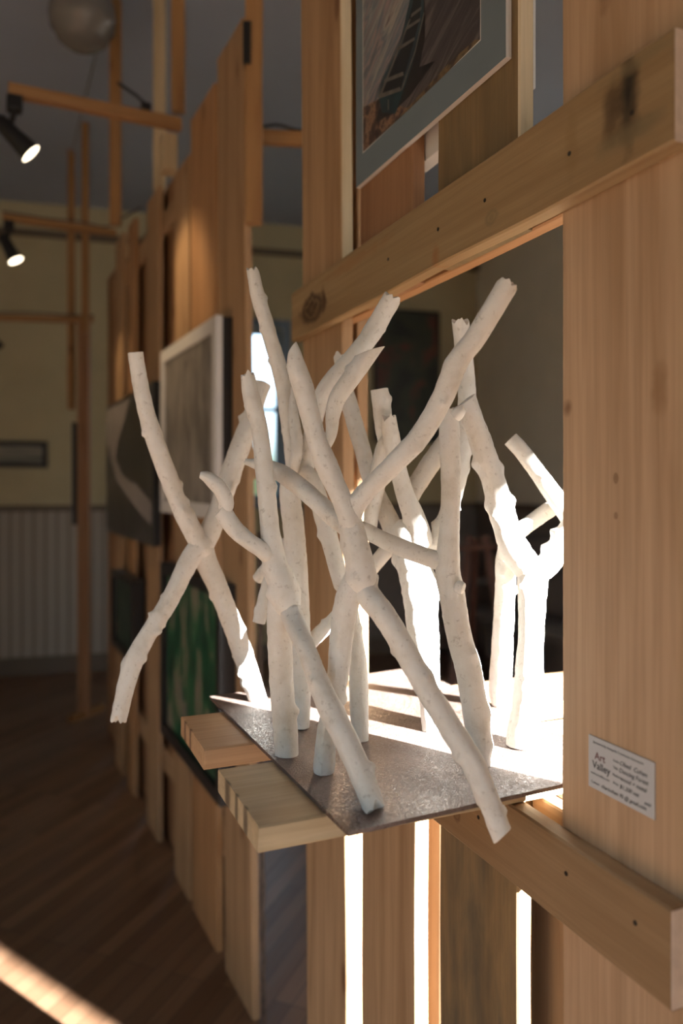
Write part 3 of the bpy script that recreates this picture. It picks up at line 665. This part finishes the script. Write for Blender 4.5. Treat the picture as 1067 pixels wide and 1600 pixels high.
# ------------------------------------------------------------------ the far partition
far = thing('display_partition', 'far slat partition receding at the left, hung with four dark and pale pictures', 'partition', fp(1.2, 0, 0))
def fs(px, d=0): return F(px, 757, d)[0]
FBRDS = [  # px edges at eye level, top height, material, skew, depth
    (345, 386, H+1.355, 'pine', .09, 0), (299, 336, H+1.30, 'pine_warm', .03, 0), (272, 294.5, H+1.19, 'pine', 0, 0), (229, 246.5, H+1.25, 'pine', 0, 0), (199.5, 209, H+1.28, 'pine_warm', 0, 0), (180, 191, H+1.30, 'pine', 0, 0),
    (318, 350, H+1.20, 'pine_dark', 0, -.05), (291, 303, H+1.14, 'pine_red', 0, -.05), (248.5, 274, H+1.27, 'pine_red', 0, -.05), (210.5, 231, H+1.20, 'pine_red', 0, -.05), (190, 201.5, H+1.21, 'pine_dark', 0, -.05), (168, 182, H+1.25, 'pine_red', 0, -.05)]
for i, (a0, a1, zt2, mt, sk, lay) in enumerate(FBRDS):
    s0, s1_ = fs(a1, lay), fs(a0, lay)
    slat(s0, s1_, 0, zt2, lay, M[mt], far, fp, FV, sk, 60+i)
send = fs(170)
for z in (H+1.10, H+.06, .35):
    board('rail', fp(.12 if z < 2 else .62, z, -.036), fp(send, z, -.036), UP, .09, .027, M['pine'], far, int(z*10))
bm = bmesh.new(); pts = [fp(.003+.008*noise.noise((i*.9, 1, 2))-.03+.034*i/30, .02+i*.045, -.011) for i in range(31)]
add_tube(bm, pts, [.006+.005*abs(noise.noise((i*1.3, 4, 4))) for i in range(31)], 8); be = link('bark_edge', bm, M['bark'], far, smooth=True); be['label'] = 'dark bark left along the board edge'

bb_ = board('block', fp(fs(274), H+1.19, .028), fp(fs(274), H+1.33, .028), FV, .07, .054, M['batten_pale'], far, 77); bb_['label'] = 'pale block at the top that holds the light arm'
q_ = P(386.5, 73, 2.2); bx = box('bracket', Vector((q_.x, q_.y, q_.z)), X3, Y3, UP, .023, .05, .12, M['black_metal'], far, .002); bx['label'] = 'black metal bracket on the tallest board'
def hung(name, label, cat, s0, s1, z0, z1, d0, t, fmat, border, face, w=fp, ud=FV, nm=FM, frame_name='frame'):
    root = thing(name, label, cat, w((s0+s1)/2, z0, d0+t/2))
    bm = bmesh.new(); c = w((s0+s1)/2, (z0+z1)/2, d0+t/2); WW, HH = abs(s1-s0), z1-z0
    if border:
        for sg in (-1, 1):
            add_box(bm, c+ud*sg*(WW/2-border/2), ud, nm, UP, border, t, HH); add_box(bm, c+UP*sg*(HH/2-border/2), ud, nm, UP, WW-2*border, t, border)
        add_box(bm, c-nm*t*.2, ud, nm, UP, WW-2*border, t*.5, HH-2*border)
    else: add_box(bm, c, ud, nm, UP, WW, t, HH)
    link(frame_name, bm, fmat, root)
    if face: 
        bm = bmesh.new(); add_box(bm, c+nm*(t*.5+.0012 if not border else t*.1), ud, nm, UP, WW-2*border-(.004 if not border else 0), .002, HH-2*border-(.004 if not border else 0)); link('picture', bm, face, root)
    return root
FS = 1.134
CITY = picture_mat('drawing', [(.3, (.06, .055, .05)), (.45, (.20, .18, .165)), (.62, (.33, .30, .27)), (.75, (.42, .39, .36))], 5, 6, .4, (0, 0, 0), (3.0, 3.0, 1.0), .3)
hung('framed_print', 'grey print of standing shapes in a wide white frame on the far partition', 'print', fs(337, .053), fs(250, .053), H-.105, H+.505, .033, .02, M['white_frame'], .045, CITY)
fp_ = bpy.data.objects['framed_print']; box('backing', fp((fs(337, .053)+fs(250, .053))/2, H+.2, .017), FV, FM, UP, fs(250, .053)-fs(337, .053)-.006, .031, .604, M['black_paint'], fp_, 0)  # black block put in for the frame's dark side and shadow gap
GREEN = picture_mat('green_drips', [(.3, (.008, .012, .012)), (.42, (.012, .075, .038)), (.50, (.02, .13, .055)), (.57, (.28, .22, .16)), (.68, (.05, .10, .11)), (.8, (.015, .02, .03))], 5.5, 5, 1.0, (0, 0, 0), (2.4, 2.4, .7), .4)
hung('abstract_painting', 'abstract green and beige drip painting with black edges, hung low on the far partition', 'painting', fs(343, .05), fs(250, .05), H-.95, H-.298, .001, .05, M['black_paint'], .04, GREEN)
PHOTO = picture_mat('photo_print', [(.35, (.018, .017, .017)), (.6, (.05, .047, .045)), (.8, (.11, .10, .10))], 2.2, 2, .6, (0, 0, 0), (1, 1, 1), .35)
dp = hung('photo_print', 'dark black and white photograph with a pale curved sweep across it', 'print', fs(240, .03), fs(167, .03), H-.255, H+.425, .001, .03, M['black_paint'], 0, PHOTO)
PALE = plain('pale_photo_tone', (.30, .27, .265), .4, 0, .12, 6)
dpl, dpr = fs(167, .03), fs(240, .03)
def onphoto(u, v): return fp(dpl+(dpr-dpl)*u, H+.425-.68*v, .0348)
bm = bmesh.new()
left = [(.0, .03), (.0, .3), (.10, .34), (.15, .45), (.28, .6), (.5, .70), (.75, .80), (.98, .87)]
right = [(.60, .03), (.42, .20), (.30, .32), (.24, .42), (.42, .56), (.58, .60), (.72, .62), (.98, .74)]
vl = [bm.verts.new(onphoto(*p)) for p in left]; vr = [bm.verts.new(onphoto(*p)) for p in right]
for i in range(len(left)-1): bm.faces.new((vl[i], vl[i+1], vr[i+1], vr[i]))
bmesh.ops.recalc_face_normals(bm, faces=bm.faces); link('pale_sweep', bm, PALE, dp)
SM = picture_mat('small_dark_picture', [(.35, (.012, .03, .022)), (.55, (.035, .06, .045)), (.72, (.16, .09, .05))], 5, 4, .3)
hung('framed_picture', 'small dark deep-framed picture at the far end of the left partition, below the photograph', 'picture', fs(205, .06), fs(173, .06), H-.81, H-.43, .001, .06, M['black_paint'], .03, SM)

# ------------------------------------------------------------------ light arms, spotlights, hanging battens
SPOTS = []
def arm(label, px0, px1, py_end, z, t=.042, s_at=None, L=None):
    s = fs(px0); p0 = fp(s, z, .004); k = (px1-CX)/FPX
    Lm = (k*p0.y-p0.x)/(FM.x-k*FM.y) if L is None else L
    p1 = p0+FM*Lm
    o = board('light_arm', p0, p1, UP, t, t*.9, M['batten'], None, int(px0)); tag(o, label, 'light arm', 'wooden arms carrying the spotlights'); return p0, p1
def spot(label, top, aim, power, size=1.0, lit=True, dirv=None):
    root = thing('spotlight', label, 'spotlight', top-UP*.2, 'black clip-on spotlights')
    bm = bmesh.new(); add_box(bm, top, FM, FV, UP, .05, .05, .05, 0, .004); link('clamp', bm, M['black_metal'], root)
    dirv = (dirv or (aim-top)).normalized(); c = top-UP*.11*size
    bm = bmesh.new(); add_tube(bm, catmull([top-UP*.02, top-UP*.06*size+dirv*-.01, c-dirv*.03], 5), .010*size, 8); link('stem', bm, M['black_metal'], root, smooth=True)
    b0, b1 = c-dirv*.075*size, c+dirv*.075*size
    bm = bmesh.new(); path = [b0, b0.lerp(b1, .08), b0.lerp(b1, .5), b0.lerp(b1, .8), b1]
    rs = [r*size for r in (.018, .026, .030, .035, .038)]
    add_tube(bm, path, rs, 20, cap=False); bm.faces.new([v for v in bm.verts][:20][::-1]); bmesh.ops.recalc_face_normals(bm, faces=bm.faces)
    link('barrel', bm, M['black_metal'], root, smooth=True)
    if lit:
        bm = bmesh.new(); add_tube(bm, [b1-dirv*.008, b1-dirv*.004], .0365*size, 20); link('lens', bm, M['lamp_face'], root)
        l = bpy.data.lights.new('spot_beam', 'SPOT'); l.energy = power; l.color = (1, .70, .38); l.spot_size = math.radians(64); l.spot_blend = .7; l.shadow_soft_size = .03
        lo2 = bpy.data.objects.new('spot_beam', l); C.objects.link(lo2); lo2.location = b1+dirv*.012; lo2.rotation_euler = dirv.to_track_quat('-Z', 'Y').to_euler()
    return root
Z1 = H+1.335
p0, p1 = arm('nearest wooden light arm, reaching left from the top of the far partition', 284, 12, 0, Z1)
spot('lit black spotlight hanging from the left end of the nearest arm', p1-FM*.02-UP*.045, None, 16, dirv=Vector((.64, .22, -.66)))
cp = p0+FM*.13+UP*.0215
clampt = thing('clamp', 'small black clamp with a lever on top of the nearest arm beside the pale batten', 'clamp', cp)
bm = bmesh.new(); add_box(bm, cp+UP*.016, FM, FV, UP, .035, .03, .03, 0, .004); link('body', bm, M['black_metal'], clampt)
bm = bmesh.new(); add_tube(bm, [cp+UP*.028, cp+UP*.05+FM*.03, cp+UP*.085+FM*.10], .006, 8); link('lever', bm, M['black_metal'], clampt, smooth=True)
Z2 = H+1.345
q0, q1 = arm('second wooden light arm along the partition, just under the ceiling trim', 182, 3, 0, Z2, .036)
spot('lit black spotlight on the second arm, below the first lamp', q1-FM*.03-UP*.04, None, 14, dirv=Vector((.46, .02, -.82)))

# third partition seen edge-on, far left
T3 = P(124, 1120, 4.96); T3.z = 0
t3d = Vector((-.30, .95, 0)).normalized()
third = thing('display_partition', 'narrow pine partition seen edge-on near the back wall at the left', 'partition', T3)
for i in range(2):
    c3 = T3+t3d*(.03+i*.19)+Vector((.012*i, 0, 0)); board('board', c3, c3+UP*(H+1.08), t3d, .17, .024, M['pine_red'], third, 90+i)
board('post', T3+Vector((.045, -.01, 0)), T3+Vector((.045, -.01, H+1.10)), X3, .045, .04, M['pine_red'], third, 95)
board('foot', T3+Vector((-.02, -.12, .02)), T3+Vector((.10, .16, .02)), Y3.cross(UP), .05, .04, M['batten'], third, 96)
c3 = P(123, 740, 4.95)
e3 = thing('framed_picture', 'thin black framed picture seen edge-on on the narrow partition', 'picture', c3-UP*.33)
s3 = Vector((t3d.y, -t3d.x, 0))
box('frame', T3+t3d*.10-s3*.032+UP*(c3.z), t3d, s3, UP, .22, .03, .66, M['black_paint'], e3, .002)
box('picture', T3+t3d*.10-s3*.0485+UP*(c3.z), t3d, s3, UP, .18, .002, .62, M['card'], e3, 0)
a3 = T3+UP*(H+1.055)+Vector((0, -.035, 0)); d3 = Vector((-1, -.12, 0)).normalized()
o = board('light_arm', a3+Vector((.10, .0, 0)), a3+d3*.62, UP, .035, .035, M['batten'], None, 99); tag(o, 'farthest light arm, fixed to the narrow partition by the back wall', 'light arm', 'wooden arms carrying the spotlights')
spot('dim black spotlight at the left end of the farthest light arm', a3+d3*.52-UP*.04, T3+UP*1.3+Vector((.3, .5, 0)), 0, .9, False)

def batten(px, y0, y1, Yd, wpx, mat, label, top=None):
    p = P(px, y1, Yd); z1 = CEIL if top is None else top
    o = board('hanging_batten', Vector((p.x, p.y, p.z)), Vector((p.x, p.y, z1-.0005)), X3, wpx*Yd/FPX, .035, mat, None, px)
    return tag(o, label, 'batten', 'battens hung from the ceiling')
batten(396.5, 0, 350, 2.20, 26, M['batten'], 'thick batten ending above the gap, right of the tallest far slat')
batten(278, 0, 176, 2.87, 20, M['batten'], 'brown batten holding the nearest light arm')
batten(249, 0, 300, 3.46, 18, M['batten_pale'], 'pale batten rising behind the far partition, left of the brown one')
batten(180, 0, 352, 3.52, 17, M['batten'], 'brown batten beside the ceiling lamp, crossing behind the nearest arm')
batten(133, 180, 520, 4.72, 10, M['batten'], 'thin batten above the narrow partition, right one of the two')
batten(111, 250, 640, 5.1, 10, M['batten'], 'thinnest batten, left one of the two above the narrow partition')
# arm seen through the gap right of the thick batten
o = board('light_arm', P(404, 214, 2.32), P(500, 220, 2.32), UP, .038, .038, M['batten'], None, 131); tag(o, 'short wooden arm crossing the gap between the thick batten and the near partition', 'light arm', 'wooden arms carrying the spotlights')
def cable(label, pts, r=.005, mat='grey_cable'):
    bm = bmesh.new(); add_tube(bm, catmull(pts, 8), r, 8); return tag(link('cable', bm, M[mat], None, smooth=True), label, 'cable')
e0, e1 = P(406, 214, 2.32), P(498, 220, 2.32)
cable('black cable lying on the short arm in the gap', [e0+UP*.030, e0.lerp(e1, .3)+UP*.040, e0.lerp(e1, .6)+UP*.029, e1+UP*.027])
cable('black cable sagging along the second light arm to the slats', [q1+UP*.03, q1.lerp(q0, .35)+UP*.026, q1.lerp(q0, .65)+UP*.033, q1.lerp(q0, .9)+UP*.026, q0+UP*.03-FV*.1+FM*.015, fp(fs(222), H+1.26, .012)])
cable('grey tie wire slanting down from the ceiling in front of the lamp', [P(172, 3, 3.5), P(141, 120, 4.1), P(112, 240, 4.75)], .006, 'wire')
cable('dark cord drooping from the farthest light arm', [a3+d3*.62+UP*.026, a3+d3*.3+UP*.038, a3+UP*.027, a3+Vector((.10, 0, .027))], .006)

# ceiling lamp
cl = P(128, 75, 3.35); lamp = thing('ceiling_lamp', 'round opal glass ceiling lamp, switched off, at the top left', 'lamp', Vector((cl.x, cl.y, cl.z)))
def lathe(bm, c, prof, seg=36):
    rings = [[bm.verts.new(c+Vector((r*math.cos(2*math.pi*k/seg), r*math.sin(2*math.pi*k/seg), z))) for k in range(seg)] for r, z in prof]
    for a, b in zip(rings, rings[1:]):
        for k in range(seg): bm.faces.new((a[k], a[(k+1) % seg], b[(k+1) % seg], b[k]))
    bm.faces.new(rings[0][::-1]); bm.faces.new(rings[-1])
c0 = Vector((cl.x, cl.y, cl.z)); hh = CEIL-cl.z
bm = bmesh.new(); lathe(bm, c0, [(.02, 0), (.07, .008), (.105, .035), (.122, .075), (.135, .085), (.142, .13), (.135, .19), (.11, hh-.07), (.07, hh-.04)]); bmesh.ops.recalc_face_normals(bm, faces=bm.faces); link('globe', bm, M['opal'], lamp, smooth=True)
bm = bmesh.new(); lathe(bm, c0, [(.068, hh-.045), (.072, hh-.03), (.095, hh-.012), (.098, hh-.0005)]); bmesh.ops.recalc_face_normals(bm, faces=bm.faces); link('fitter', bm, M['white_frame'], lamp, smooth=True)

# ------------------------------------------------------------------ things at the back of the room
def onb(u, z, d): p = BL+bd*u+bin_*d; return Vector((p.x, p.y, z))
u1 = onback(74, 700)[0]; z1a = onback(60, 690)[1]; z1b = onback(60, 731)[1]
LAND = picture_mat('pale_landscape', [(.4, (.06, .07, .06)), (.52, (.20, .19, .16)), (.65, (.33, .30, .26))], 3, 2, 0, (0, 0, 0), (.3, .3, 9))
hung('framed_picture', 'wide low picture in a black frame on the back wall at the left', 'picture', u1-.75, u1, z1b, z1a, .001, .03, M['black_paint'], .035, LAND, onb, bd, bin_)
v0, v1 = onback(583, 600)[0], onback(684, 600)[0]; za, zb2 = onback(640, 486)[1], onback(640, 692)[1]
DKP = picture_mat('dark_still_life', [(.38, (.010, .012, .011)), (.52, (.03, .035, .02)), (.60, (.10, .022, .014)), (.68, (.13, .07, .022)), (.78, (.05, .04, .06))], 2.6, 3, .6)
hung('dark_painting', 'large dark painting with red and ochre patches on the back wall', 'painting', v0, v1, zb2, za, .001, .04, M['black_paint'], .02, DKP, onb, bd, bin_)
# easel with reddish legs in the dark corner
ez = P(745, 1045, 5.55); ez.z = 0
ea = thing('wooden_easel', 'reddish wooden easel standing in the dark corner behind the shelf', 'easel', ez)
tp = ez+Vector((.02, .15, 1.12))
for dx in (-.20, .24):
    board('leg', ez+Vector((dx, -.05, 0)), tp+Vector((dx*.25, 0, 0)), X3, .06, .03, M['red_wood'], ea, int(dx*100))
board('leg', ez+Vector((.02, .42, 0)), tp+Vector((0, .03, -.03)), X3, .05, .03, M['red_wood'], ea, 3)
board('crossbar', ez+Vector((-.26, -.04, 1.04)), ez+Vector((.16, .1, 1.04)), UP, .035, .03, M['red_wood'], ea, 4)
# dark bench along the right wall
bb = BR-U*1.1+N*.32
bench = thing('bench', 'long dark bench with a back against the right wall, behind the shelf', 'bench', Vector((bb.x, bb.y, 0)))
bn = lambda s, d, z: BR-U*s+N*d+UP*z
box('seat', bn(1.1, .30, .44), U, N, UP, 1.6, .44, .05, M['dark_panel'], bench, .006)
box('backrest', bn(1.1, .07, .78), U, N, UP, 1.6, .04, .55, M['dark_panel'], bench, .006)
for sx in (.36, 1.84):
    for dd in (.12, .48): box('leg', bn(sx, dd, .2075), U, N, UP, .06, .06, .415, M['dark_panel'], bench, .003)
    box('armrest', bn(sx, .28, .66), U, N, UP, .06, .40, .05, M['dark_panel'], bench, .004)

# ------------------------------------------------------------------ light
w = bpy.data.worlds.new('sky'); bpy.context.scene.world = w; w.use_nodes = True; nt = w.node_tree; nt.nodes.clear()
out = nt.nodes.new('ShaderNodeOutputWorld'); bg = nt.nodes.new('ShaderNodeBackground'); tc = nt.nodes.new('ShaderNodeTexCoord'); sp = nt.nodes.new('ShaderNodeSeparateXYZ'); rp = nt.nodes.new('ShaderNodeValToRGB')
nt.links.new(tc.outputs['Generated'], sp.inputs[0])
ma = nt.nodes.new('ShaderNodeMath'); ma.operation = 'MULTIPLY_ADD'; ma.inputs[1].default_value = .5; ma.inputs[2].default_value = .5
nt.links.new(sp.outputs[2], ma.inputs[0]); nt.links.new(ma.outputs[0], rp.inputs[0])
cr = rp.color_ramp; cr.elements[0].position = .40; cr.elements[0].color = (.08, .10, .07, 1); cr.elements[1].position = .58; cr.elements[1].color = (.58, .79, 1, 1)
e = cr.elements.new(.50); e.color = (.06, .09, .05, 1); e = cr.elements.new(.512); e.color = (.11, .15, .10, 1); e = cr.elements.new(.532); e.color = (.36, .46, .52, 1)
nt.links.new(rp.outputs[0], bg.inputs[0]); bg.inputs[1].default_value = 5.6; nt.links.new(bg.outputs[0], out.inputs[0])
sun = bpy.data.lights.new('sun', 'SUN'); sun.energy = 170; sun.color = (1, .985, .96); sun.angle = math.radians(.53)
so = bpy.data.objects.new('sun', sun); C.objects.link(so)
sd = Vector((-.803, .596, -.31)).normalized()
so.rotation_euler = sd.to_track_quat('-Z', 'Y').to_euler(); so.location = (6, -4, 4)

# ------------------------------------------------------------------ camera
cam = bpy.data.cameras.new('camera'); co = bpy.data.objects.new('camera', cam); C.objects.link(co)
co.location = (0, 0, H); co.rotation_euler = (math.radians(90), 0, 0)
cam.sensor_fit = 'VERTICAL'; cam.sensor_height = 36; cam.sensor_width = 24; cam.lens = FPX/1600*36; cam.shift_y = (HOR-800)/1600; cam.shift_x = 0
cam.clip_start = .02
cam.dof.use_dof = True; cam.dof.focus_distance = .93; cam.dof.aperture_fstop = 2.6; cam.dof.aperture_blades = 0
sc = bpy.context.scene; sc.camera = co
sc.view_settings.view_transform = 'Standard'; sc.view_settings.look = 'None'; sc.view_settings.gamma = 1; sc.view_settings.exposure = -0.22
sc.view_settings.use_curve_mapping = False
sc.cycles.use_denoising = True; sc.cycles.max_bounces = 8; sc.cycles.diffuse_bounces = 5; sc.cycles.sample_clamp_indirect = 6
